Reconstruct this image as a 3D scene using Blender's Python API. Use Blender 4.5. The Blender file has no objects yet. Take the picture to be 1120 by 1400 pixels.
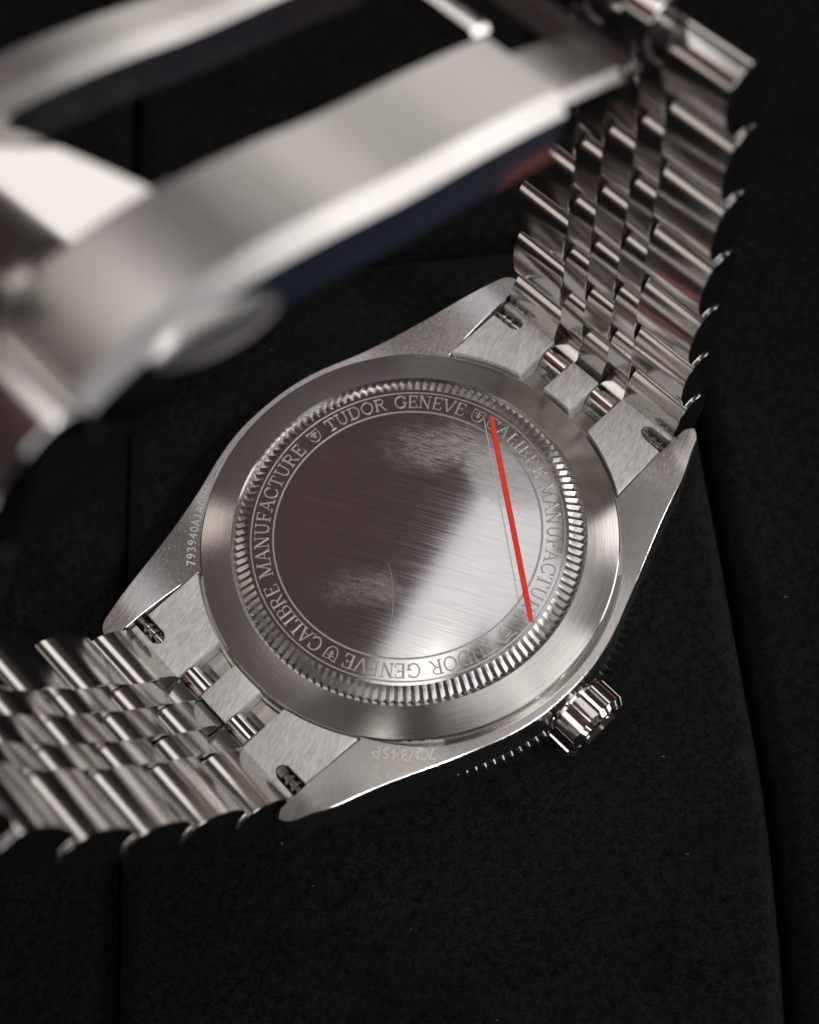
import bpy, bmesh, math, random
from mathutils import Matrix, Vector
random.seed(7)
PI = math.pi
C = bpy.context.scene.collection
S = 0.1                                   # everything is written in millimetres; 1 unit = 1 cm

# ------------------------------------------------------------------ camera
cam_d = bpy.data.cameras.new('camera'); cam = bpy.data.objects.new('camera', cam_d); C.objects.link(cam)
RX, RY, RZ = (0.72348, -0.68574, -0.07961), (-0.64885, -0.63606, -0.41764), (0.23576, 0.35381, -0.90512)
CAMPOS = (-25.441, -39.089, 103.738)
cam_d.sensor_fit = 'VERTICAL'; cam_d.sensor_height = 36.0; cam_d.lens = 1871.5/1400*36
cam_d.clip_start = 0.05; cam_d.clip_end = 500
right, down, fwd = Vector(RX), Vector(RY), Vector(RZ)
right.normalize(); fwd = (fwd - right*fwd.dot(right)).normalized(); up = right.cross(fwd)
cam.matrix_world = Matrix((( right.x, up.x, -fwd.x, CAMPOS[0]*S), (right.y, up.y, -fwd.y, CAMPOS[1]*S),
                           ( right.z, up.z, -fwd.z, CAMPOS[2]*S), (0,0,0,1)))
cam_d.dof.use_dof = True; cam_d.dof.focus_distance = 11.33; cam_d.dof.aperture_fstop = 0.25; cam_d.dof.aperture_blades = 0
bpy.context.scene.camera = cam

# ------------------------------------------------------------------ world: a dim warm room
w = bpy.data.worlds.new('World'); bpy.context.scene.world = w; w.use_nodes = True
bg = w.node_tree.nodes['Background']; bg.inputs[0].default_value = (0.040, 0.031, 0.030, 1); bg.inputs[1].default_value = 1.0

# ------------------------------------------------------------------ lamps
def lamp(name, loc, target, sx, sy, power, col, roll=0.0):
    l = bpy.data.lights.new(name, 'AREA'); l.shape = 'RECTANGLE'; l.size = sx*S; l.size_y = sy*S
    l.energy = power; l.color = col
    o = bpy.data.objects.new(name, l); C.objects.link(o)
    d = (Vector(target) - Vector(loc)).normalized()
    o.matrix_world = Matrix.Translation(Vector(loc)*S) @ d.to_track_quat('-Z', 'Y').to_matrix().to_4x4() @ Matrix.Rotation(roll, 4, 'Z')
    return o
def radiance_lamp(name, loc, target, sx, sy, L, col, roll=0.0):
    """area lamp given by its brightness: power = radiance * area * pi (square units of the scene)"""
    return lamp(name, loc, target, sx, sy, L*sx*S*sy*S*PI, col, roll)
def flat_lamp(name, cx, cy_, z, sx, sy, L, col, roll=0.0):
    """horizontal ceiling panel shining straight down, its long side turned by roll degrees"""
    l = bpy.data.lights.new(name, 'AREA'); l.shape = 'RECTANGLE'; l.size = sx*S; l.size_y = sy*S; l.energy = L*sx*S*sy*S*PI; l.color = col
    o = bpy.data.objects.new(name, l); C.objects.link(o)
    o.location = (cx*S, cy_*S, z*S); o.rotation_euler = (0, 0, math.radians(roll)); return o
# added overhead panel mirrored in the lower right half of the case back; its edge gives the diagonal boundary
kd = bpy.data.lights.new('key_light', 'SPOT'); kd.energy = 40000; kd.color = (1.0, 0.975, 0.95); kd.shadow_soft_size = 2.2
kd.spot_size = math.radians(11.7); kd.spot_blend = 1.0
ko = bpy.data.objects.new('key_light', kd); C.objects.link(ko)
_d = (Vector((4, -8, 0))-Vector((40, -240, 400))).normalized()
ko.matrix_world = Matrix.Translation(Vector((40, -240, 400))*S) @ _d.to_track_quat('-Z', 'Y').to_matrix().to_4x4()
flat_lamp('back_panel', 108, 186, 400, 165, 76, 1.15, (0.97, 0.98, 1.0), 18.6)  # unseen panel added; its edge is placed for the mirrored diagonal
flat_lamp('ceiling_panel', 130, 35, 400, 260, 110, 1.0, (1.0, 0.96, 0.95), 18.6)
flat_lamp('ceiling_panel_right', 290, 20, 400, 80, 150, 3.0, (1.0, 0.95, 0.91), 0)
flat_lamp('ceiling_panel_front', 120, -90, 400, 80, 60, 2.6, (1.0, 0.97, 0.96), 20)
flat_lamp('ceiling_panel_left', -110, 15, 400, 80, 100, 3.2, (1.0, 0.95, 0.92), -30)
flat_lamp('ceiling_spot', -45, 360, 400, 60, 50, 2.4, (1.0, 0.90, 0.80), 0)
flat_lamp('maroon_fill', 60, 330, 412, 380, 280, 0.062, (1.0, 0.60, 0.66), 0)  # dim lamp panel added for the maroon reflection in the back
flat_lamp('red_glow', -210, 120, 400, 90, 240, 0.26, (1.0, 0.22, 0.20), 0)  # unseen red lamp added for the maroon tint on the ring
flat_lamp('clasp_fill', 0, 50, 150, 44, 26, 1.5, (1.0, 0.94, 0.88), 0)  # unseen close lamp added to brighten the left of the clasp
radiance_lamp('wall_light_right', (430, 290, 225), (0, 0, 40), 330, 150, 1.35, (1.0, 0.955, 0.92))
radiance_lamp('wall_light_left', (-430, 170, 130), (0, 0, 20), 220, 150, 0.85, (1.0, 0.88, 0.80))
radiance_lamp('crown_fill', (430, 70, 140), (0, 0, 0), 120, 90, 1.9, (1.0, 0.97, 0.95))  # unseen fill lamp added to whiten the crown facets
radiance_lamp('crown_fill_left', (-310, 70, 300), (0, 0, 0), 110, 110, 1.6, (1.0, 0.95, 0.92))  # second added fill lamp for the crown, from the left
radiance_lamp('wall_light_front', (60, -430, 95), (0, 0, 0), 420, 130, 4.0, (0.95, 0.97, 1.0))
radiance_lamp('wall_light_corner', (390, -320, 170), (0, 0, 0), 190, 200, 2.8, (1.0, 0.96, 0.94))
radiance_lamp('underside_fill', (-10, -150, 12), (0, 0, 45), 220, 36, 2.5, (1.0, 0.97, 0.95))  # unseen low lamp added to brighten the underside of the clasp

vs = bpy.context.scene.view_settings
vs.view_transform = 'Standard'; vs.look = 'None'; vs.exposure = 0.0; vs.gamma = 1.0
try: bpy.context.scene.display_settings.display_device = 'sRGB'
except Exception: pass
cy = bpy.context.scene.cycles
cy.max_bounces = 10; cy.glossy_bounces = 8; cy.use_denoising = True; cy.sample_clamp_indirect = 4

# ------------------------------------------------------------------ materials
class NT:
    def __init__(s, name):
        s.m = bpy.data.materials.new(name); s.m.use_nodes = True; s.t = s.m.node_tree; s.b = s.t.nodes['Principled BSDF']
    def n(s, typ, **kw):
        x = s.t.nodes.new(typ)
        for k, v in kw.items():
            if k.startswith('i_'): x.inputs[k[2:].replace('_', ' ')].default_value = v
            else: setattr(x, k, v)
        return x
    def l(s, a, b): s.t.links.new(a, b)
    def coords(s, rotz=0, scale=(1, 1, 1), src='Object'):
        tc = s.n('ShaderNodeTexCoord'); r = s.n('ShaderNodeMapping'); r.inputs['Rotation'].default_value = (0, 0, rotz)
        mp = s.n('ShaderNodeMapping'); mp.inputs['Scale'].default_value = scale
        s.l(tc.outputs[src], r.inputs['Vector']); s.l(r.outputs[0], mp.inputs['Vector']); return mp.outputs[0]
    def noise(s, vec, scale, detail=3, rough=.6):
        x = s.n('ShaderNodeTexNoise'); x.inputs['Scale'].default_value = scale; x.inputs['Detail'].default_value = detail; x.inputs['Roughness'].default_value = rough
        s.l(vec, x.inputs['Vector']); return x.outputs['Fac']
    def ramp(s, fac, a, b, lo, hi):
        x = s.n('ShaderNodeMapRange'); x.inputs[1].default_value = a; x.inputs[2].default_value = b; x.inputs[3].default_value = lo; x.inputs[4].default_value = hi
        s.l(fac, x.inputs[0]); return x.outputs[0]
    def math(s, op, a, b=None):
        x = s.n('ShaderNodeMath', operation=op)
        for i, v in enumerate((a, b)):
            if v is None: continue
            if isinstance(v, (int, float)): x.inputs[i].default_value = v
            else: s.l(v, x.inputs[i])
        return x.outputs[0]
    def bump(s, h, strength, dist):
        x = s.n('ShaderNodeBump'); x.inputs['Strength'].default_value = strength; x.inputs['Distance'].default_value = dist
        s.l(h, x.inputs['Height']); s.l(x.outputs[0], s.b.inputs['Normal'])
STEEL = (0.66, 0.64, 0.62)
def steel(name, rough=.1, col=STEEL, brush=None, bump=.14, bs=1.0, rvar=.05, colvar=.0, metal=1.0):
    """brush: (angle, stretch) of the grain in the object's XY plane; grain runs along the angle"""
    M = NT(name); b = M.b; b.inputs['Metallic'].default_value = metal; b.inputs['Base Color'].default_value = (*col, 1)
    b.inputs['Roughness'].default_value = rough
    if brush:
        ang, st = brush
        v = M.coords(-ang, (1.0/st, 1, 1)); f = M.noise(v, 90*bs, 4, .65)
        M.bump(f, bump, .003); r = M.ramp(f, .3, .7, rough-rvar, rough+rvar)
    else:
        v = M.coords(0, (1, 1, 1)); f = M.noise(v, 7, 3); r = M.ramp(f, .3, .7, rough-rvar*.6, rough+rvar*.6)
    M.l(r, b.inputs['Roughness'])
    if colvar:
        cr = M.n('ShaderNodeMix', data_type='RGBA', blend_type='MULTIPLY'); cr.inputs[0].default_value = 1
        cr.inputs[6].default_value = (*col, 1); g = M.ramp(f, .3, .7, 1-colvar, 1.0)
        cc = M.n('ShaderNodeCombineColor'); [M.l(g, cc.inputs[i]) for i in range(3)]
        M.l(cc.outputs[0], cr.inputs[7]); M.l(cr.outputs[2], b.inputs['Base Color'])
    return M.m
def plain(name, col, rough=.5, metal=0.0, **kw):
    M = NT(name); M.b.inputs['Base Color'].default_value = (*col, 1); M.b.inputs['Roughness'].default_value = rough; M.b.inputs['Metallic'].default_value = metal
    v = M.coords(); f = M.noise(v, 30, 3); M.l(M.ramp(f, .3, .7, max(rough-.06, .02), min(rough+.06, 1)), M.b.inputs['Roughness'])
    for k, x in kw.items(): M.b.inputs[k.replace('_', ' ')].default_value = x
    return M.m
m_pol = steel('polished_steel', .07, rvar=.03)
m_rim = steel('rim_steel', .28, rvar=.04)
m_link = steel('link_steel', .15, brush=(PI/2, 40), bs=1.6, rvar=.03, colvar=.08, bump=.03)
m_linkside = steel('link_side_steel', .09)
m_case = steel('case_brushed_steel', .23, brush=(.35, 30), bs=1.5, rvar=.05, colvar=.24, bump=.2)
m_case.node_tree.nodes['Principled BSDF'].inputs['Anisotropic'].default_value = .3
m_end = steel('endlink_satin_steel', .55, metal=.45, col=(.93, .915, .90), brush=(0.35, 4), bs=.55, rvar=.1, colvar=.38)
m_dark = steel('shadowed_steel', .25, col=(.35, .33, .31))  # darker copy of the steel, shade put into the colour for gaps and sides
m_shade = steel('shaded_polished_steel', .15, col=(.30, .29, .28))  # rail ends: shade put into the colour of the same polished steel
m_frost = steel('lightened_steel', .72, col=(.82, .80, .78), metal=.6)  # pale finish that brightens the clasp underside as mirrored in the back
m_clasp = steel('clasp_satin_steel', .33, brush=(0, 25), bs=.8, rvar=.05, colvar=.1)
def circular(name, rough, aniso, bs=1, colvar=.15):
    M = NT(name); b = M.b; b.inputs['Metallic'].default_value = 1; b.inputs['Roughness'].default_value = rough
    b.inputs['Anisotropic'].default_value = aniso; b.inputs['Anisotropic Rotation'].default_value = .25
    tg = M.n('ShaderNodeTangent', direction_type='RADIAL', axis='Z'); M.l(tg.outputs[0], b.inputs['Tangent'])
    tc = M.n('ShaderNodeTexCoord'); sx = M.n('ShaderNodeSeparateXYZ'); M.l(tc.outputs['Object'], sx.inputs[0])
    r2 = M.math('SQRT', M.math('ADD', M.math('MULTIPLY', sx.outputs[0], sx.outputs[0]), M.math('MULTIPLY', sx.outputs[1], sx.outputs[1])))
    a = M.math('ARCTAN2', sx.outputs[1], sx.outputs[0])
    cv = M.n('ShaderNodeCombineXYZ'); M.l(M.math('MULTIPLY', r2, 70*bs), cv.inputs[0]); M.l(M.math('MULTIPLY', a, 5*bs), cv.inputs[1]); M.l(M.math('MULTIPLY', sx.outputs[2], 30), cv.inputs[2])
    f = M.noise(cv.outputs[0], 1.0, 4, .6)
    M.bump(f, .1, .003)
    g = M.ramp(f, .3, .7, 1-colvar, 1.0)
    cr = M.n('ShaderNodeMix', data_type='RGBA', blend_type='MULTIPLY'); cr.inputs[0].default_value = 1; cr.inputs[6].default_value = (*STEEL, 1)
    cc = M.n('ShaderNodeCombineColor'); [M.l(g, cc.inputs[i]) for i in range(3)]
    M.l(cc.outputs[0], cr.inputs[7]); M.l(cr.outputs[2], b.inputs['Base Color'])
    return M.m
m_ring = circular('ring_circular_brushed_steel', .17, .85)

# case back disc: fine straight grain, fingerprints and a long scratch
def caseback_material():
    M = NT('caseback_steel'); b = M.b; b.inputs['Metallic'].default_value = 1
    ga = math.atan2(-.88, .47)
    v = M.coords(-ga, (1/45., 1, 1)); f = M.noise(v, 70, 4, .7)
    v2 = M.coords(-ga+.12, (1/30., 1, 1)); f2 = M.noise(v2, 24, 2, .5)
    v3 = M.coords(); warp = M.noise(v3, 2.6, 4, .65); fine = M.noise(M.coords(1.08, (1, 5, 1)), 11, 6, .75)
    tc = M.n('ShaderNodeTexCoord')
    def blob(x, y, rx, ry, rot):
        mp = M.n('ShaderNodeMapping', vector_type='TEXTURE'); mp.inputs['Location'].default_value = (x*S, y*S, .11); mp.inputs['Rotation'].default_value = (0, 0, rot); mp.inputs['Scale'].default_value = (rx*S, ry*S, 1)
        M.l(tc.outputs['Object'], mp.inputs[0]); ln = M.n('ShaderNodeVectorMath', operation='LENGTH'); M.l(mp.outputs[0], ln.inputs[0])
        d = M.math('ADD', ln.outputs['Value'], M.math('MULTIPLY', M.math('SUBTRACT', warp, .5), 1.6))
        return M.ramp(d, .15, 1.25, 1, 0)
    s1 = blob(6.5, 4.5, 5.5, 2.6, -.75); s2 = blob(-7.2, 0.0, 3.8, 2.0, -.7); s3 = blob(9, -1.5, 2.5, 4.5, .2)
    sm = M.math('MAXIMUM', M.math('MAXIMUM', s1, s2), s3)
    sm = M.math('MULTIPLY', sm, M.ramp(fine, .35, .65, .1, 1.0))
    rough = M.math('ADD', M.ramp(f, .3, .7, .06, .12), M.math('MULTIPLY', sm, .34))
    M.l(rough, b.inputs['Roughness'])
    b.inputs['Anisotropic'].default_value = .9
    tv = M.n('ShaderNodeCombineXYZ'); tv.inputs[0].default_value = .782; tv.inputs[1].default_value = .471; M.l(tv.outputs[0], b.inputs['Tangent'])
    hh = M.math('ADD', M.math('MULTIPLY', f, .7), M.math('MULTIPLY', f2, .8)); M.bump(hh, .05, .003)
    bn = [n_ for n_ in M.t.nodes if n_.type == 'BUMP'][0]; gn = M.n('ShaderNodeNewGeometry'); ad = M.n('ShaderNodeVectorMath', operation='ADD'); ad.inputs[1].default_value = (0, .105, 0)
    nm = M.n('ShaderNodeVectorMath', operation='NORMALIZE'); M.l(gn.outputs['Normal'], ad.inputs[0]); M.l(ad.outputs[0], nm.inputs[0]); M.l(nm.outputs[0], bn.inputs['Normal'])
    g = M.ramp(f, .3, .7, .72, 1.0)
    cr = M.n('ShaderNodeMix', data_type='RGBA', blend_type='MULTIPLY'); cr.inputs[0].default_value = 1; cr.inputs[6].default_value = (*STEEL, 1)
    cc = M.n('ShaderNodeCombineColor'); [M.l(g, cc.inputs[i]) for i in range(3)]
    M.l(cc.outputs[0], cr.inputs[7]); M.l(cr.outputs[2], b.inputs['Base Color'])
    return M.m
m_back = caseback_material()
m_code = plain('etched_steel', (.78, .76, .72), .55, .6)
m_engr = plain('engraved_frosted_steel', (.62, .60, .58), .5, 1.0)
m_red = plain('red_plastic', (.88, .05, .016), .28)
m_film = plain('film_edge_plastic', (.6, .6, .6), .3)
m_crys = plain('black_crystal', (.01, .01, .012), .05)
m_lint = plain('lint_fibre', (.2, .2, .21), .8)
m_bez = plain('bezel_steel', (.72, .70, .68), .12, 1.0)
def suede():
    M = NT('black_suede'); b = M.b
    v = M.coords(); f = M.noise(v, 14, 6, .75); f2 = M.noise(M.coords(.6, (1, 2.2, 1)), 34, 4, .8); f3 = M.noise(v, 1.3, 3)
    mix = M.math('ADD', M.math('MULTIPLY', f, .5), M.math('MULTIPLY', f2, .5))
    g = M.math('MULTIPLY', M.ramp(mix, .42, .60, .1, 2.5), M.ramp(f3, .3, .7, .75, 1.2))
    cr = M.n('ShaderNodeMix', data_type='RGBA', blend_type='MULTIPLY'); cr.inputs[0].default_value = 1; cr.inputs[6].default_value = (.0072, .0072, .0080, 1)
    cc = M.n('ShaderNodeCombineColor'); [M.l(g, cc.inputs[i]) for i in range(3)]
    M.l(cc.outputs[0], cr.inputs[7]); M.l(cr.outputs[2], b.inputs['Base Color'])
    b.inputs['Roughness'].default_value = 1; b.inputs['Specular IOR Level'].default_value = .08
    b.inputs['Sheen Weight'].default_value = .02; b.inputs['Sheen Roughness'].default_value = .5
    M.bump(mix, 1.0, .05)
    return M.m
m_suede = suede()

# ------------------------------------------------------------------ mesh helpers
def finish(name, bm, mats, parent=None, angle=30, smooth=True, recalc=True):
    if recalc: bmesh.ops.recalc_face_normals(bm, faces=bm.faces)
    bmesh.ops.scale(bm, vec=(S, S, S), verts=bm.verts)
    me = bpy.data.meshes.new(name); bm.to_mesh(me); bm.free()
    for m in (mats if isinstance(mats, (list, tuple)) else [mats]): me.materials.append(m)
    if smooth:
        me.shade_smooth(); me.set_sharp_from_angle(angle=math.radians(angle))
    o = bpy.data.objects.new(name, me); C.objects.link(o); o.parent = parent
    return o
def loops(bm, rings, close=True, caps=True, mi=0):
    """skin a list of equally long closed vertex rings"""
    V = [[bm.verts.new(p) for p in r] for r in rings]; n = len(V[0])
    for a, b in zip(V, V[1:]):
        for i in range(n if close else n-1):
            j = (i+1) % n
            try: bm.faces.new((a[i], a[j], b[j], b[i])).material_index = mi
            except ValueError: pass
    if caps:
        for r in (V[0][::-1], V[-1]):
            try: bm.faces.new(r).material_index = mi
            except ValueError: pass
    return V
def lathe(bm, prof, n=192, radial=None):
    """prof: list of (r, z); around Z"""
    V = []
    for r, z in prof:
        V.append([bm.verts.new((r*math.cos(2*PI*i/n), r*math.sin(2*PI*i/n), z)) for i in range(n)])
    for a, b in zip(V, V[1:]):
        for i in range(n): j = (i+1) % n; bm.faces.new((a[i], a[j], b[j], b[i]))
    return V
def prism(bm, poly, z0, z1, bev=.12, zf=None):
    top = [bm.verts.new((x, y, z1 if zf is None else zf(x, y))) for x, y in poly]; bot = [bm.verts.new((x, y, z0)) for x, y in poly]
    n = len(poly); ft = bm.faces.new(top); bm.faces.new(bot[::-1])
    for i in range(n): bm.faces.new((bot[i], bot[(i+1) % n], top[(i+1) % n], top[i]))
    if bev: bmesh.ops.bevel(bm, geom=list(ft.edges), offset=bev, segments=2, affect='EDGES', profile=.6, clamp_overlap=True)
def box(bm, x0, x1, y0, y1, z0, z1, bev=0):
    r = bmesh.ops.create_cube(bm, size=1); vs_ = r['verts']
    for v in vs_: v.co = ((x0+x1)/2+v.co.x*(x1-x0), (y0+y1)/2+v.co.y*(y1-y0), (z0+z1)/2+v.co.z*(z1-z0))
    if bev:
        es = list({e for v in vs_ for e in v.link_edges}); bmesh.ops.bevel(bm, geom=es, offset=bev, segments=2, affect='EDGES', profile=.6)
def cyl_y(bm, cx, cz, prof, n=32):
    """prof: list (y, r) around a Y-parallel axis"""
    rings = [[(cx+r*math.cos(2*PI*i/n), y, cz+r*math.sin(2*PI*i/n)) for i in range(n)] for y, r in prof]
    loops(bm, rings)
def empty(name, loc=(0, 0, 0)):
    o = bpy.data.objects.new(name, None); C.objects.link(o); o.location = loc; o.empty_display_size = .2; return o

# ------------------------------------------------------------------ the watch
watch = empty('wristwatch')
watch['label'] = 'steel wristwatch lying face down, its engraved case back inside a closed five-link bracelet'
watch['category'] = 'wristwatch'

# case with four lugs
HALF = [(0, 18.6), (3, 18.45), (6, 17.75), (9, 16.55), (11.5, 15.6), (13.9, 14.65), (14.35, 14.48), (14.6, 14.38), (17, 13.55), (19, 12.95), (21, 12.35), (22.4, 11.95), (23.0, 11.72), (23.4, 11.4), (23.6, 11.0)]
def sstep(t): t = max(0, min(1, t)); return t*t*(3-2*t)
def case_z(x): return -1.0 + 2.25*sstep((abs(x)-8)/13.5)
def y_out(x):
    x = abs(x)
    for (a, ya), (b, yb) in zip(HALF, HALF[1:]):
        if x <= b: return ya+(yb-ya)*(x-a)/(b-a)
    return HALF[-1][1]
bm = bmesh.new()
xs = []
for i in range(0, 59): xs.append(i*.25)
xs = [x for x in xs if x < 14.3]+[14.3, 14.5]+[14.75+.35*i for i in range(24)]+[23.0, 23.25, 23.45, 23.6]
import bisect
def smooth_out(x):   # smoothed outline
    if x > 21.5: return y_out(x)
    return sum(y_out(x+d) for d in (-1.2, -.6, 0, .6, 1.2))/5
for sx in (1, -1):
    for sy in (1, -1):
        rings = []
        for x in xs:
            yo = smooth_out(x); z = case_z(x)
            yi = 9.98 if x >= 14.5 else 0.0
            if x > 23.1: yi = 9.98 + (x-23.1)*.8
            c = .10
            zb = -6.2 + 3.6*sstep((x-14)/10)
            kk = 0 if sy > 0 else sstep((x-19)/4); xx = x-.4*kk; yo -= .35*kk
            rings.append([(sx*xx, sy*p, q) for p, q in ((yi+min(c, 1)*(x > 14.4)*.4, z), ((yi+yo)/2, z+.0), (yo-c, z), (yo-.3*c, z-.3*c), (yo, z-c), (yo, zb+.4), (yo-.6, zb), (yi, zb), (yi, z-c*.5))])
        loops(bm, rings)
bmesh.ops.remove_doubles(bm, verts=[v for v in bm.verts if abs(v.co.x) < 1e-4], dist=1e-4)
o_case = finish('case', bm, m_case, watch, angle=14)

# mid ring of the back
bm = bmesh.new()
lathe(bm, [(14.0, -.3), (14.72, .42), (14.80, .49), (15.6, .39), (16.6, .24), (17.36, .12), (17.46, 0.05), (17.52, -.1), (17.52, -2.2)], 256)
finish('back_ring', bm, m_ring, watch, angle=14)
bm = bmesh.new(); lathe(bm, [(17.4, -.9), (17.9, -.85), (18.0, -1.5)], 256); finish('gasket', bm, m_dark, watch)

def dome(r): return 1.10+.0012*(11.1**2-r*r)
# case back with knurled rim
back = None
bm = bmesh.new()
N = 132
V = []
prof = [(14.60, 14.32, .12), (14.55, 14.27, .30), (13.90, 13.62, .72), (13.76, 13.52, .79)]
for crest, valley, z in prof:
    ring = []
    for i in range(N*4):
        k = i % 4; r = (crest, crest-.02, valley, valley)[k] if False else (crest if k == 0 else valley if k == 2 else (crest+valley)/2)
        a = 2*PI*i/(N*4); ring.append(bm.verts.new((r*math.cos(a), r*math.sin(a), z)))
    V.append(ring)
V.append([bm.verts.new((13.3*math.cos(2*PI*i/(N*4)), 13.3*math.sin(2*PI*i/(N*4)), dome(13.3))) for i in range(N*4)])
for a, b in zip(V, V[1:]):
    for i in range(N*4): j = (i+1) % (N*4); bm.faces.new((a[i], a[j], b[j], b[i]))
rim = finish('knurled_rim', bm, m_rim, watch, angle=20)
bm = bmesh.new()
def dome(r): return 1.10+.0012*(11.1**2-r*r)
p = [(13.3, 1.10), (13.06, 1.10), (13.02, 1.05), (12.96, 1.05), (12.92, 1.10), (11.20, 1.10), (11.16, 1.03), (11.07, 1.03), (11.03, 1.10)]+[(11.03-.45*i, 1.1) for i in range(1, 24)]+[(.3, 1.1)]
p = [(r, z-1.1+dome(r)) for r, z in p]
V = lathe(bm, p, 256); bm.faces.new(V[-1])
for f in bm.faces:
    r = f.calc_center_median().xy.length
    if 11.04 < r < 11.19 or 12.93 < r < 13.05: f.material_index = 1
back = finish('case_back', bm, [m_back, m_engr], watch, angle=18)

# ---- engraved serif letters as strokes -----------------------------------
TH, TN = .15, .075
def arc(cx, cy_, rx, ry, a0, a1, n=14):
    return [(cx+rx*math.cos(math.radians(a0+(a1-a0)*i/n)), cy_+ry*math.sin(math.radians(a0+(a1-a0)*i/n))) for i in range(n+1)]
def ser(x, y, l=.2): return ([(x-l, y), (x+l, y)], .06)
G = {
 'A': (.86, [([(.08, 0), (.43, 1)], TN), ([(.43, 1), (.78, 0)], TH), ([(.22, .36), (.66, .36)], TN), ser(.08, .03, .15), ser(.78, .03, .16)]),
 'B': (.76, [([(.18, 0), (.18, 1)], TH), ([(.18, .97), (.42, .97)]+arc(.42, .76, .22, .21, 90, -90)+[(.18, .55)], TN), ([(.18, .53), (.46, .53)]+arc(.44, .28, .26, .25, 90, -90)+[(.18, .03)], .09), ser(.14, .03, .12), ser(.14, .97, .12)]),
 'C': (.82, [(arc(.45, .5, .36, .47, 45, 315, 20), .12), ([(.74, .98), (.74, .68)], TN), ([(.74, .32), (.74, .1)], .06)]),
 'D': (.88, [([(.18, 0), (.18, 1)], TH), ([(.18, .97), (.42, .97)]+arc(.40, .5, .38, .47, 90, -90)+[(.18, .03)], .1), ser(.14, .03, .12), ser(.14, .97, .12)]),
 'E': (.74, [([(.18, 0), (.18, 1)], TH), ([(.1, .97), (.66, .97)], TN), ([(.18, .52), (.5, .52)], TN), ([(.1, .03), (.68, .03)], TN), ([(.64, .97), (.64, .76)], .06), ([(.67, .03), (.67, .26)], .06), ([(.5, .62), (.5, .42)], .06)]),
 'F': (.7, [([(.18, 0), (.18, 1)], TH), ([(.1, .97), (.64, .97)], TN), ([(.18, .5), (.5, .5)], TN), ([(.62, .97), (.62, .76)], .06), ([(.5, .6), (.5, .4)], .06), ser(.18, .03, .16)]),
 'G': (.9, [(arc(.45, .5, .36, .47, 45, 318, 20), .12), ([(.76, .42), (.76, .06)], TH), ser(.74, .44, .16), ([(.76, .96), (.76, .7)], .06)]),
 'I': (.42, [([(.21, 0), (.21, 1)], TH), ser(.21, .03, .17), ser(.21, .97, .17)]),
 'L': (.7, [([(.2, 0), (.2, 1)], TH), ([(.1, .03), (.64, .03)], TN), ([(.63, .03), (.63, .28)], .06), ser(.2, .97, .17)]),
 'M': (1.06, [([(.16, 0), (.16, 1)], TN), ([(.16, 1), (.53, .1)], TH), ([(.53, .1), (.9, 1)], TN), ([(.9, 1), (.9, 0)], TH), ser(.16, .03, .14), ser(.9, .03, .15), ser(.1, .97, .1), ser(.96, .97, .1)]),
 'N': (.9, [([(.16, 0), (.16, 1)], TN), ([(.16, 1), (.72, 0)], TH), ([(.72, 0), (.72, 1)], TN), ser(.16, .03, .14), ser(.72, .97, .14), ser(.1, .97, .1)]),
 'O': (.92, [(arc(.46, .5, .37, .47, 0, 360, 26), .12)]),
 'R': (.84, [([(.18, 0), (.18, 1)], TH), ([(.18, .97), (.42, .97)]+arc(.42, .75, .23, .22, 90, -90)+[(.18, .53)], .09), ([(.42, .53), (.72, .03)], .12), ser(.17, .03, .15), ser(.14, .97, .12), ser(.76, .03, .08)]),
 'T': (.8, [([(.4, 0), (.4, 1)], TH), ([(.06, .97), (.74, .97)], TN), ([(.07, .97), (.07, .74)], .06), ([(.73, .97), (.73, .74)], .06), ser(.4, .03, .18)]),
 'U': (.88, [([(.18, 1), (.18, .36)]+arc(.44, .34, .26, .31, 180, 360)+[(.70, 1)], .11), ser(.18, .97, .16), ser(.7, .97, .14)]),
 'V': (.84, [([(.08, 1), (.42, 0)], TH), ([(.42, 0), (.76, 1)], TN), ser(.08, .97, .15), ser(.76, .97, .13)]),
 ' ': (.5, []),
 '#': (1.1, [([(.1, .95), (.1, .5)]+arc(.5, .5, .4, .5, 180, 360)+[(.9, .95), (.5, .86), (.1, .95)], .08), ([(.5, .82), (.5, .3)], .1), ([(.27, .66), (.73, .66)], .08), ([(.36, .5), (.5, .34), (.64, .5)], .07)]),
}
def ribbon(bm, pts, wd, xf, z0, z1):
    n = len(pts); L, R = [], []
    for i, (x, y) in enumerate(pts):
        if i == 0: dx, dy = pts[1][0]-x, pts[1][1]-y
        elif i == n-1: dx, dy = x-pts[-2][0], y-pts[-2][1]
        else:
            ax, ay = x-pts[i-1][0], y-pts[i-1][1]; bx, by = pts[i+1][0]-x, pts[i+1][1]-y
            la, lb = math.hypot(ax, ay) or 1, math.hypot(bx, by) or 1; dx, dy = ax/la+bx/lb, ay/la+by/lb
        l = math.hypot(dx, dy) or 1; nx, ny = -dy/l*wd/2, dx/l*wd/2
        L.append((x+nx, y+ny)); R.append((x-nx, y-ny))
    rings = []
    for a, b in zip(L, R):
        A, B = xf(*a), xf(*b)
        A2 = xf(*(a[0]*.8+b[0]*.2, a[1]*.8+b[1]*.2)); B2 = xf(*(b[0]*.8+a[0]*.2, b[1]*.8+a[1]*.2))
        dz = lambda q: dome(math.hypot(q[0], q[1]))-1.1
        rings.append([(A[0], A[1], z0+dz(A)), (A2[0], A2[1], z1+dz(A2)), (B2[0], B2[1], z1+dz(B2)), (B[0], B[1], z0+dz(B))])
    loops(bm, rings)
def circ_xf(ang0, r0, h):
    """x runs clockwise along the circle from ang0 (deg); y outwards"""
    def f(x, y): a = math.radians(ang0) - x*h/r0; r = r0+y*h; return (r*math.cos(a), r*math.sin(a))
    return f
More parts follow.
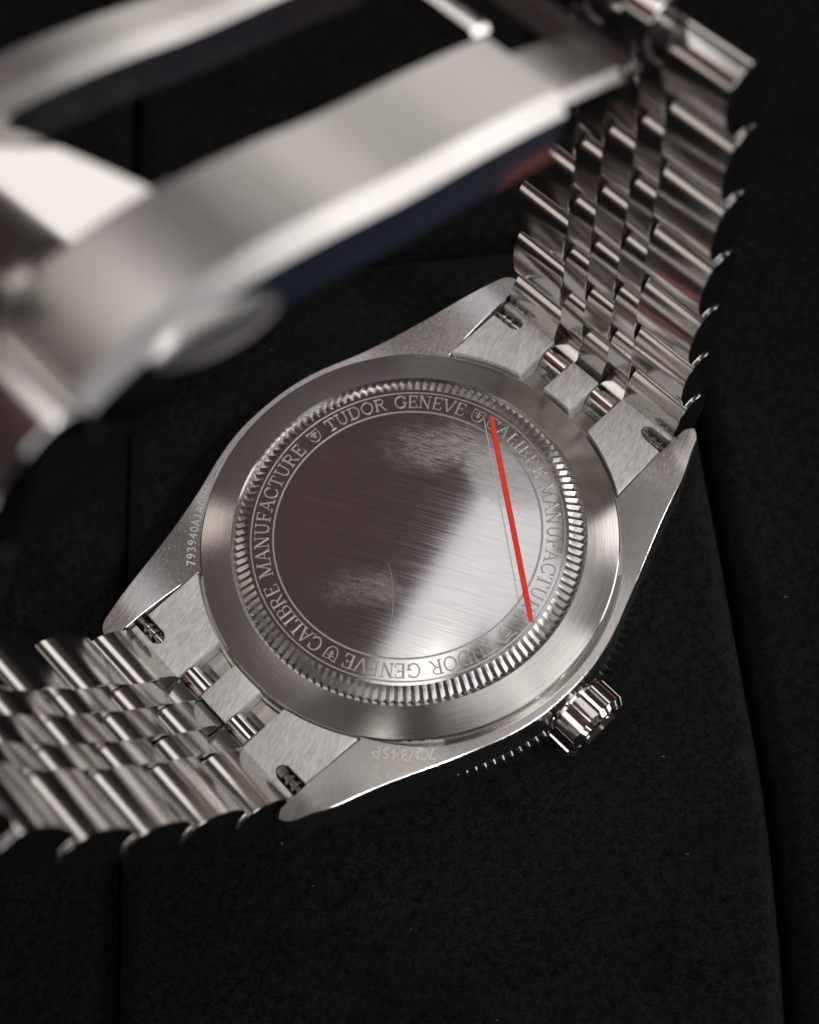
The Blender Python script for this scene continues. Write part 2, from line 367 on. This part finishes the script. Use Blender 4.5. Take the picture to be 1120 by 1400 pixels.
def engrave(text, a_start, a_end, r0=11.5, h=1.2):
    """centres of the first and last letters at a_start and a_end degrees (clockwise)"""
    ws = [G[c][0] for c in text]; cen = []; x = 0
    for w_ in ws: cen.append(x+w_/2); x += w_
    span = math.radians(a_start-a_end)*r0/h; k = span/(cen[-1]-cen[0])
    for c, w_, cx in zip(text, ws, cen):
        if c == ' ': continue
        a = a_start - math.degrees((cx-cen[0])*k*h/r0)
        bm = bmesh.new(); f = circ_xf(a, r0, h)
        for q, (pts, wd) in enumerate(G[c][1]): ribbon(bm, [(u-w_/2, v) for u, v in pts], wd*1.05, f, 1.08, 1.155+.003*q)
        finish('emblem' if c == '#' else 'letter', bm, m_engr, back, smooth=False)
for off in (0, 180):
    engrave('CALIBRE MANUFACTURE', 189.4+off, 96.6+off)
    engrave('TUDOR GENEVE', 79.3+off, 24.2+off)
for a in (87.6, 16.4, -92.4, -163.2):
    engrave('##', a, a-.0001) if False else None
    bm = bmesh.new(); f = circ_xf(a, 11.5, 1.2)
    for q, (pts, wd) in enumerate(G['#'][1]): ribbon(bm, [(u-.5, v) for u, v in pts], wd, f, 1.08, 1.155+.003*q)
    finish('emblem', bm, m_engr, back, smooth=False)

# hairline scratch low on the disc
bm = bmesh.new(); sp = [(-3.11, -1.1), (-3.6, -2.0), (-4.2, -2.8), (-5.4, -4.15), (-6.2, -4.8), (-6.86, -5.25), (-7.12, -5.6), (-6.9, -6.0)]
ribbon(bm, sp, .04, lambda x, y: (x, y), 1.095, 1.106); finish('scratch', bm, m_engr, back, smooth=False)
# plain engraved codes with the built-in font
def code(text, size, loc, rot, parent, arcr=None, mat=None, tilt=(0, 0), drape=False):
    if arcr is None:
        cu = bpy.data.curves.new('code', 'FONT'); cu.body = text; cu.size = size*S; cu.extrude = .003; cu.align_x = 'CENTER'; cu.align_y = 'CENTER'
        o = bpy.data.objects.new('code', cu); C.objects.link(o); dg = bpy.context.evaluated_depsgraph_get()
        me = bpy.data.meshes.new_from_object(o.evaluated_get(dg)); bpy.data.objects.remove(o)
        q = bpy.data.objects.new('engraved_code', me); C.objects.link(q); me.materials.clear(); me.materials.append(mat or m_engr)
        q.parent = parent
        if drape:
            R_ = Matrix.Rotation(rot, 3, 'Z')
            for v in me.vertices:
                p_ = R_ @ Vector((v.co.x, v.co.y, 0)) + Vector((loc[0]*S, loc[1]*S, 0)); v.co = (p_.x, p_.y, case_z(p_.x/S)*S+v.co.z+.0015)
            return q
        q.location = Vector(loc)*S; q.rotation_euler = (tilt[0], tilt[1], rot); return q
def arc_code(text, r, a0, a1, z, size):
    n = len(text)
    for i, c in enumerate(text):
        a = a0+(a1-a0)*i/(n-1); ar = math.radians(a)
        x, y = r*math.cos(ar), r*math.sin(ar)
        code(c, size, (x, y, case_z(x)+.03), ar-PI/2, watch, mat=m_code, drape=True)
arc_code('793940A1A0NU', 18.2, 142.5, 119.5, 0, 1.05)
arc_code('7QV345P', 18.4, -127.8, -141.0, 0, 1.3)

# bezel seen beyond the case edge, crystal
bm = bmesh.new(); N = 150; V = []
for crest, valley, z in [(17.8, 17.8, -5.8), (18.4, 18.3, -5.9), (19.45, 18.5, -6.75), (19.5, 18.5, -7.9), (18.3, 18.2, -8.7), (16.5, 16.5, -9.3)]:
    ring = []
    for i in range(N*4):
        k = i % 4; r = crest if k == 0 else valley if k == 2 else (crest*.35+valley*.65); a = 2*PI*i/(N*4)
        ring.append(bm.verts.new((r*math.cos(a), r*math.sin(a), z)))
    V.append(ring)
for a, b in zip(V, V[1:]):
    for i in range(N*4): j = (i+1) % (N*4); bm.faces.new((a[i], a[j], b[j], b[i]))
finish('bezel', bm, m_bez, watch, angle=20)
bm = bmesh.new(); V = lathe(bm, [(16.6, -9.2), (16.2, -11.2), (15.2, -11.9), (8, -12.3), (1, -12.4)], 96); bm.faces.new(V[-1]); finish('crystal', bm, m_crys, watch)

# crown: fluted, with a tube and a domed end
bm = bmesh.new(); N = 17; n = N*8; cz = -4.3
rings = []
def flute(k, R, d):
    ph = k/8.0
    return R if ph < .66 else R-d
for y, R, d in [(-18.9, 2.75, 0), (-19.0, 2.95, .3), (-19.3, 3.15, .42), (-21.3, 3.15, .42), (-21.75, 2.8, .3), (-21.85, 2.6, .05), (-21.9, 2.2, 0), (-22.25, 2.1, 0), (-22.45, 1.4, 0), (-22.5, .5, 0)]:
    rings.append([(flute(i % 8, R, d)*math.cos(2*PI*(i+2)/n)+.1, y, cz+flute(i % 8, R, d)*math.sin(2*PI*(i+2)/n)) for i in range(n)])
loops(bm, rings); crown = finish('crown', bm, m_pol, watch, angle=9)
bm = bmesh.new(); cyl_y(bm, .1, cz, [(-18, 2.2), (-19.3, 2.2), (-19.35, 2.6), (-19.55, 2.6)]); finish('crown_tube', bm, m_pol, crown)

# ------------------------------------------------------------------ end links
R_IN = 17.72
def xin(y): return math.sqrt(R_IN**2-y*y)
for sx in (1, -1):
    el = empty('end_link'); el.parent = watch
    el.name = 'end_link'
    def P(pts): return [(sx*a, b) for a, b in pts]
    zt = .55
    for sy in (1, -1):
        ys = [9.86-i*(9.86-4.05)/12 for i in range(13)]
        poly = [(xin(y), sy*y) for y in ys]+[(21.75, sy*4.05), (21.95, sy*4.3), (21.95, sy*9.6), (21.85, sy*9.86)]
        # slot for the spring bar, open towards the lug
        sl = [(21.25, sy*9.86), (21.25, sy*7.7)] + [(20.62+.63*math.cos(math.radians(t)), sy*(7.7-.63*math.sin(math.radians(t)))) for t in range(15, 180, 15)] + [(19.99, sy*7.7), (19.99, sy*9.86)]
        bm = bmesh.new(); prism(bm, P(poly+sl), -3.2, zt, bev=.1); finish('end_block', bm, m_end, el, angle=25)
        bm = bmesh.new(); box(bm, min(sx*19.9, sx*21.3), max(sx*19.9, sx*21.3), min(sy*6.9, sy*9.9), max(sy*6.9, sy*9.9), -3.3, -1.6); finish('slot_floor', bm, m_crys, el)  # black floor stands in for the shade inside the slot
        bm = bmesh.new(); cyl_y(bm, sx*20.62, -.25, [(sy*7.15, .2), (sy*7.2, .42), (sy*7.9, .42), (sy*7.95, .28), (sy*8.3, .28), (sy*8.35, .5), (sy*8.6, .5), (sy*8.65, .3), (sy*9.0, .3), (sy*9.05, .5), (sy*9.3, .5), (sy*9.35, .25), (sy*9.98, .25)], 20)
        finish('spring_bar', bm, m_pol, el)
    ys = [1.5-i*.5 for i in range(7)]
    bm = bmesh.new(); prism(bm, P([(xin(y)-.02, y) for y in ys]+[(21.3, -1.5), (21.3, 1.5)]), -3.2, zt, bev=.1); finish('centre_block', bm, m_end, el, angle=25)
    for sy in (1, -1):
        a, b = sorted((sy*1.56, sy*3.98))
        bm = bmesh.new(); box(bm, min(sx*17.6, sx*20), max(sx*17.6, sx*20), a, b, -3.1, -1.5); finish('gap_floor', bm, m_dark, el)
        bm = bmesh.new(); cyl_y(bm, sx*20.75, -.75, [(a, .9), (a+.1, 1.15), (b-.1, 1.15), (b, .9)]); finish('barrel', bm, m_pol, el)

# ------------------------------------------------------------------ bracelet
def catmull(pts, m=24):
    P_ = [Vector((a, b)) for a, b in pts]; P_ = [2*P_[0]-P_[1]]+P_+[2*P_[-1]-P_[-2]]; out = []
    for i in range(1, len(P_)-2):
        for k in range(m):
            t = k/m; a, b, c, d = P_[i-1:i+3]
            out.append(.5*((2*b)+(-a+c)*t+(2*a-5*b+4*c-d)*t*t+(-a+3*b-3*c+d)*t**3))
    out.append(P_[-2]); return out
class Path:
    def __init__(s, pts):
        s.p = catmull(pts); s.s = [0]
        for a, b in zip(s.p, s.p[1:]): s.s.append(s.s[-1]+(b-a).length)
        s.L = s.s[-1]
    def at(s, d):
        d = max(0, min(s.L-1e-4, d)); i = min(bisect.bisect_right(s.s, d)-1, len(s.p)-2)
        t = (d-s.s[i])/(s.s[i+1]-s.s[i]); return s.p[i].lerp(s.p[i+1], t)
    def tan(s, d): return (s.at(d+.8)-s.at(d-.8)).normalized()
RIGHT = Path([(20.9, -2.0), (22.9, -1.0), (23.8, 3), (23.9, 8), (24.0, 14), (24.3, 20), (24.6, 27), (24.6, 33), (24.0, 38.5), (21.8, 43.2), (18.0, 46.8), (14.5, 49)])
LEFT = Path([(-20.6, -2.2), (-22.4, -1.3), (-24.8, 2.6), (-28.3, 9), (-31.8, 16.5), (-34.6, 24.5), (-36, 33), (-35.2, 41), (-32, 48), (-27, 53), (-22.5, 55.6)])
_mesh_cache = {}
def link_mesh(kind, w_, hl, ht):
    key = (kind, round(w_, 2), hl, ht)
    if key in _mesh_cache: return _mesh_cache[key]
    bm = bmesh.new(); n = 56; rings = []
    def sec(k, y):
        r = []
        for i in range(n):
            a = 2*PI*i/n; ca, sa = math.cos(a), math.sin(a)
            e = .78
            r.append(((hl-k)*math.copysign(abs(ca)**.9, ca), y, (ht-k)*math.copysign(abs(sa)**.82, sa)))
        return r
    h = w_/2
    for y, k in ((-h, .06), (-h+.02, .025), (-h+.06, 0), (-h+.12, 0), (-h+.3, 0), (h-.3, 0), (h-.12, 0), (h-.06, 0), (h-.02, .025), (h, .06)): rings.append(sec(k, y))
    loops(bm, rings)
    o = finish(kind, bm, [m_link, m_linkside], None, angle=28); me = o.data
    for p_ in me.polygons:
        if abs(p_.normal.y) > .75: p_.material_index = 1
    bpy.data.objects.remove(o); _mesh_cache[key] = me; return me
def add_links(path, pitch, n, s0, wid, side):
    for r in range(-1, n):
        for col, (y0, y1, off, kind) in enumerate(((4.1, 9.75, 0, 'outer_link'), (1.52, 4.02, .5, 'centre_link'), (-1.45, 1.45, 0, 'centre_link'), (-4.02, -1.52, .5, 'centre_link'), (-9.75, -4.1, 0, 'outer_link'))):
            d = s0+pitch*(r+off)
            if d < .3: continue
            if d > path.L+1 or (side > 0 and d > 47): continue
            k = wid(d)
            c = path.at(d); t = path.tan(d)
            me = link_mesh(kind, round((y1-y0)*k, 1), pitch*.525, 1.85 if kind == 'outer_link' else 1.7)
            o = bpy.data.objects.new(kind, me); C.objects.link(o); o.parent = watch
            # local x along the path, local z inwards
            ty = Vector((0, 1, 0)); tx = Vector((t.x, 0, t.y)); tz = tx.cross(ty)
            M = Matrix(((tx.x, ty.x, tz.x), (tx.y, ty.y, tz.y), (tx.z, ty.z, tz.z)))
            o.matrix_world = Matrix.Translation(Vector((c.x, (y0+y1)/2*k, c.y))*S) @ (M @ Matrix.Rotation(0, 3, 'Y')).to_4x4()
def taper(d): return 1.0 - .12*min(1, d/45)
add_links(RIGHT, 6.35, 8, 4.3, taper, 1)
add_links(LEFT, 7.0, 10, 4.6, taper, -1)

# ------------------------------------------------------------------ clasp
clasp = empty('clasp'); clasp.parent = watch
CL = Path([(16.5, 47.6), (9.3, 50.6), (4, 52.4), (-1.5, 54.0), (-6, 55.6), (-10.7, 56.9), (-15, 57.3), (-19.5, 56.6), (-25, 54.4)])
def sweep(name, s0, s1, y0, y1, top, bot, bev, mat, parent, n=40, mats=None, yf=None, CL=None, side=None):
    CL = CL or globals()['CL']
    """bar following the clasp curve: y0..y1 wide, from height bot to top above the curve, bevelled"""
    bm = bmesh.new(); rings = []
    for i in range(n+1):
        d = s0+(s1-s0)*i/n; c = CL.at(d); t = CL.tan(d); nx, nz = (-t.y, t.x)
        if nz < 0: nx, nz = -nx, -nz
        a, b = (y0, y1) if yf is None else yf(i/n)
        e = bev if 0 < i < n else bev
        q = [(a, bot), (a, top-e), (a+e*.9, top), (b-e*.9, top), (b, top-e), (b, bot)]
        rings.append([(c.x+nx*h, y, c.y+nz*h) for y, h in q])
    V = loops(bm, rings)
    for f in bm.faces:
        if len(f.verts) == 4 and len({round(v.co.y, 3) for v in f.verts}) == 1: f.material_index = 2
        if len(f.verts) == 4 and all(any(v in (r[0], r[-1]) for r in V) for v in f.verts): f.material_index = 1
    return finish(name, bm, [mat, m_frost, side or m_pol], parent, angle=22)
def s_of_x(x):
    lo, hi = 0, CL.L
    for _ in range(40):
        m_ = (lo+hi)/2
        if CL.at(m_).x > x: lo = m_
        else: hi = m_
    return lo
s_end = s_of_x(9.4); s_mid = s_of_x(-9.5)
sweep('side_rail', s_end, s_mid-.05, -7.75, -.9, 0, -3.7, .95, m_clasp, clasp)
sweep('side_rail', s_mid+.05, CL.L, -7.85, -.9, .12, -3.9, .95, m_clasp, clasp)
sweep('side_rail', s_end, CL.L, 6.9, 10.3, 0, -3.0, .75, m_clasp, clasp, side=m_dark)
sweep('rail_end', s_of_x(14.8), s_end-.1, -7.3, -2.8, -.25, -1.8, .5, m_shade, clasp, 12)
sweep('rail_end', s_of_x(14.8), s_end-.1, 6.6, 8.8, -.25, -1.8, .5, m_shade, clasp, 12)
sweep('crossbar', s_of_x(10.6), s_of_x(9.5), -1.0, 7.0, -.2, -1.4, .3, m_pol, clasp, 6)
sweep('crossbar', s_of_x(15.4), s_of_x(14.4), -7.4, 8.6, -.2, -1.6, .3, m_pol, clasp, 6)
PL = Path([(-9.4, 54.2), (-14.2, 56.5), (-19.7, 58.6)])
sweep('cover_plate', 0, PL.L, -4.5, 4.5, 0, -.8, .2, m_pol, clasp, 24, CL=PL, yf=lambda t: (-1.4, -.7+7.6*min(1, t/.3)**.8))
def side_oval(name, x, z, rx, rz, y, mat):
    bm = bmesh.new(); rings = []
    for yy, k in ((y+.5, 1), (y-.15, 1), (y-.4, .92), (y-.52, .7), (y-.56, .3)):
        rings.append([(x+rx*k*math.cos(2*PI*i/40)*.97-rz*k*math.sin(2*PI*i/40)*.25, yy, z+rz*k*math.sin(2*PI*i/40)-rx*k*math.cos(2*PI*i/40)*.3) for i in range(40)])
    loops(bm, rings); return finish(name, bm, mat, clasp, angle=40)
side_oval('side_reflection', -12.6, 54.7, 3.6, 1.8, -7.55, m_clasp)  # oval body added to stand in for a grey reflection
sweep('crossbar', s_of_x(-19.7), s_of_x(-21.4), -1.0, 7.0, 0.2, -1.4, .4, m_pol, clasp, 8)
sweep('blade', s_of_x(13.5), s_of_x(-14), -2.6, 2.6, -5.0, -5.8, .2, m_dark, clasp) if False else None

# ------------------------------------------------------------------ red stripe across the back
stripe = None
a, b = Vector((12.35, 2.6)), Vector((1.5, -12.85)); d = (b-a).normalized(); nrm = Vector((-d.y, d.x))
def bar2(bm, a, b, wd, z0, z1):
    d = (b-a).normalized(); n_ = Vector((-d.y, d.x))*wd/2; m_ = 10; rings = []
    for i in range(m_+1):
        c = a.lerp(b, i/m_); k = .75 if i in (0, m_) else 1
        h_ = dome(c.length)-1.1; z0_, z1_ = z0+h_, z1+h_
        rings.append([(c.x+n_.x*k, c.y+n_.y*k, z0_), (c.x+n_.x*k*.85, c.y+n_.y*k*.85, z1_), (c.x-n_.x*k*.85, c.y-n_.y*k*.85, z1_), (c.x-n_.x*k, c.y-n_.y*k, z0_)])
    loops(bm, rings)
stripe = empty('plastic_strip')
stripe['label'] = 'thin straight red plastic strip lying across the engraved steel case back'
stripe['category'] = 'strip'
bm = bmesh.new(); bar2(bm, a, b, .47, 1.145, 1.24); finish('red_strip', bm, m_red, stripe)
sgn = -1 if (nrm.x*(-1)+nrm.y*0) < 0 else 1
off = nrm*(-.62 if nrm.x > 0 else .62)
bm = bmesh.new(); bar2(bm, a+off, b+off*1.1-d*2.0, .09, 1.145, 1.17); finish('film_edge', bm, m_film, stripe)

# ------------------------------------------------------------------ suede pads
T = Vector((.633, .774)); Nn = Vector((.774, -.633))
base = bmesh.new()
def W(u, v): return (Nn.x*u+T.x*v, Nn.y*u+T.y*v)
def pad(u0, u1, v0, v1, top, name, rnd=2.2):
    bm = bmesh.new(); nu, nv = 60, 60; V = []
    for j in range(nv+1):
        row = []
        for i in range(nu+1):
            def wgt(k, n_):  # finer towards the edges
                t = k/n_; return .5-.5*math.cos(PI*t)
            u = u0+(u1-u0)*wgt(i, nu); v = v0+(v1-v0)*wgt(j, nv)
            e = min(u-u0, u1-u, v-v0, v1-v); z = top
            if e < rnd: z = top-(rnd-math.sqrt(max(0, rnd*rnd-(rnd-e)**2)))*1.3
            z += .25*math.sin(u*.11+v*.07)+.12*math.sin(v*.3+u*.05)
            if u0 > 0 or i > nu//2: u -= .0028*min(0, v+15)**2*(1 if v > -60 else 0)*(min(1, abs(u)/27)) if (u > 0 and v > -60) else (5.7 if u > 0 and v <= -60 else 0)
            x, y = W(u, v); row.append(bm.verts.new((x, y, z)))
        V.append(row)
    for j in range(nv):
        for i in range(nu): bm.faces.new((V[j][i], V[j][i+1], V[j+1][i+1], V[j+1][i]))
    bd = [V[0][i] for i in range(nu+1)]+[V[j][nu] for j in range(1, nv+1)]+[V[nv][i] for i in range(nu-1, -1, -1)]+[V[j][0] for j in range(nv-1, 0, -1)]
    lo = [bm.verts.new((q.co.x, q.co.y, -24)) for q in bd]
    for i in range(len(bd)): k = (i+1) % len(bd); bm.faces.new((bd[i], bd[k], lo[k], lo[i]))
    return finish(name, bm, m_suede, tray, angle=60)
bm = bmesh.new()
for x, y in ((-400, -400), (400, -400), (400, 400), (-400, 400)): bm.verts.new((x, y, -24))
bm.verts.ensure_lookup_table(); bm.faces.new(bm.verts)
tray = finish('suede_surface', bm, m_suede, None, smooth=False, recalc=False); tray['kind'] = 'structure'
pad(-27.7, 27.9, -53, 37.2, -12.5, 'suede_pad')
pad(-27.6, 27.8, 38.4, 150, -14.5, 'suede_pad')
pad(28.45, 110, -110, 150, -13.0, 'suede_pad')
pad(-110, -28.2, -110, 150, -13.2, 'suede_pad')
bm = bmesh.new()
for i in range(90):
    u, v = random.uniform(-60, 60), random.uniform(-50, 36)
    if abs(abs(u)-28.2) < 2.5: continue
    x, y = W(u, v); L = random.uniform(.08, .3); a = random.uniform(0, 6.28); z = -12.2
    pts = [Vector((x+L*k*math.cos(a+k*.8*random.random()), y+L*k*math.sin(a), z+random.uniform(0, .12))) for k in (0, .5, 1)]
    rr = random.uniform(.02, .04)
    rings = [[(p_.x+rr*math.cos(q), p_.y+rr*math.sin(q), p_.z+rr*(.5 if q > 1 else -.5)) for q in (0, 2.09, 4.19)] for p_ in pts]
    loops(bm, rings)
lint = finish('lint', bm, m_lint, None, smooth=False); lint['kind'] = 'stuff'; lint['label'] = 'pale lint specks scattered on black suede'
# unseen coloured props added beyond the pads, only to be mirrored in the clasp's side
def tint_sheet(name, m, u0, u1, v0, v1, z):
    bm = bmesh.new(); nx, ny = 30, 30; V = []
    a_, b_ = Vector((.636, -.773)), Vector((.773, .636))
    for j in range(ny+1):
        row = []
        for i in range(nx+1):
            q = a_*(u0+(u1-u0)*i/nx)+b_*(v0+(v1-v0)*j/ny)
            row.append(bm.verts.new((q.x, q.y, z+.4*math.sin(q.x*.5+q.y*.2)+.3*math.sin(q.y*.45))))
        V.append(row)
    for j in range(ny):
        for i in range(nx): bm.faces.new((V[j][i], V[j][i+1], V[j+1][i+1], V[j+1][i]))
    finish(name, bm, m, tray, angle=80)
tint_sheet('blue_tint_sheet', plain('blue_tint', (.008, .018, .050), .9), 42, 76, -34, 10, -11.2)
bm = bmesh.new(); V = lathe(bm, [(4.0, 0), (4.0, 1.2), (3.4, 1.6), (.1, 1.7)], 40)
ro = finish('red_tint_disc', bm, plain('red_tint', (.22, .045, .038), .6), tray); ro.location = Vector((39.6, -39.2, -12.0))*S; ro.scale = (1.25, .62, 1)  # unseen disc added for the red reflection on the clasp
# maker's marks on the first outer links
def link_mark(path, d, y, text, flip):
    c = path.at(d); t = path.tan(d); tx = Vector((t.x, 0, t.y)); ty = Vector((0, 1, 0)); tz = tx.cross(ty)
    q = code(text, 1.25, (0, 0, 0), 0, watch)
    X = ty*flip; Y = tz.cross(X); M3 = Matrix(((X.x, Y.x, tz.x), (X.y, Y.y, tz.y), (X.z, Y.z, tz.z)))
    q.matrix_world = Matrix.Translation((Vector((c.x, y, c.y))+tz*1.85)*S) @ M3.to_4x4()
link_mark(RIGHT, 4.3, 6.8, 'B8', 1); link_mark(RIGHT, 4.3, -6.4, '2A', 1)
link_mark(LEFT, 4.6, 6.0, 'V28A', -1)
# raised dark block standing in for the shade of a slot in the clasp
bm = bmesh.new(); box(bm, -18.7, -16.9, -2.9, -1.1, 56.0, 58.5, .3); finish('slot_shade', bm, m_dark, clasp)
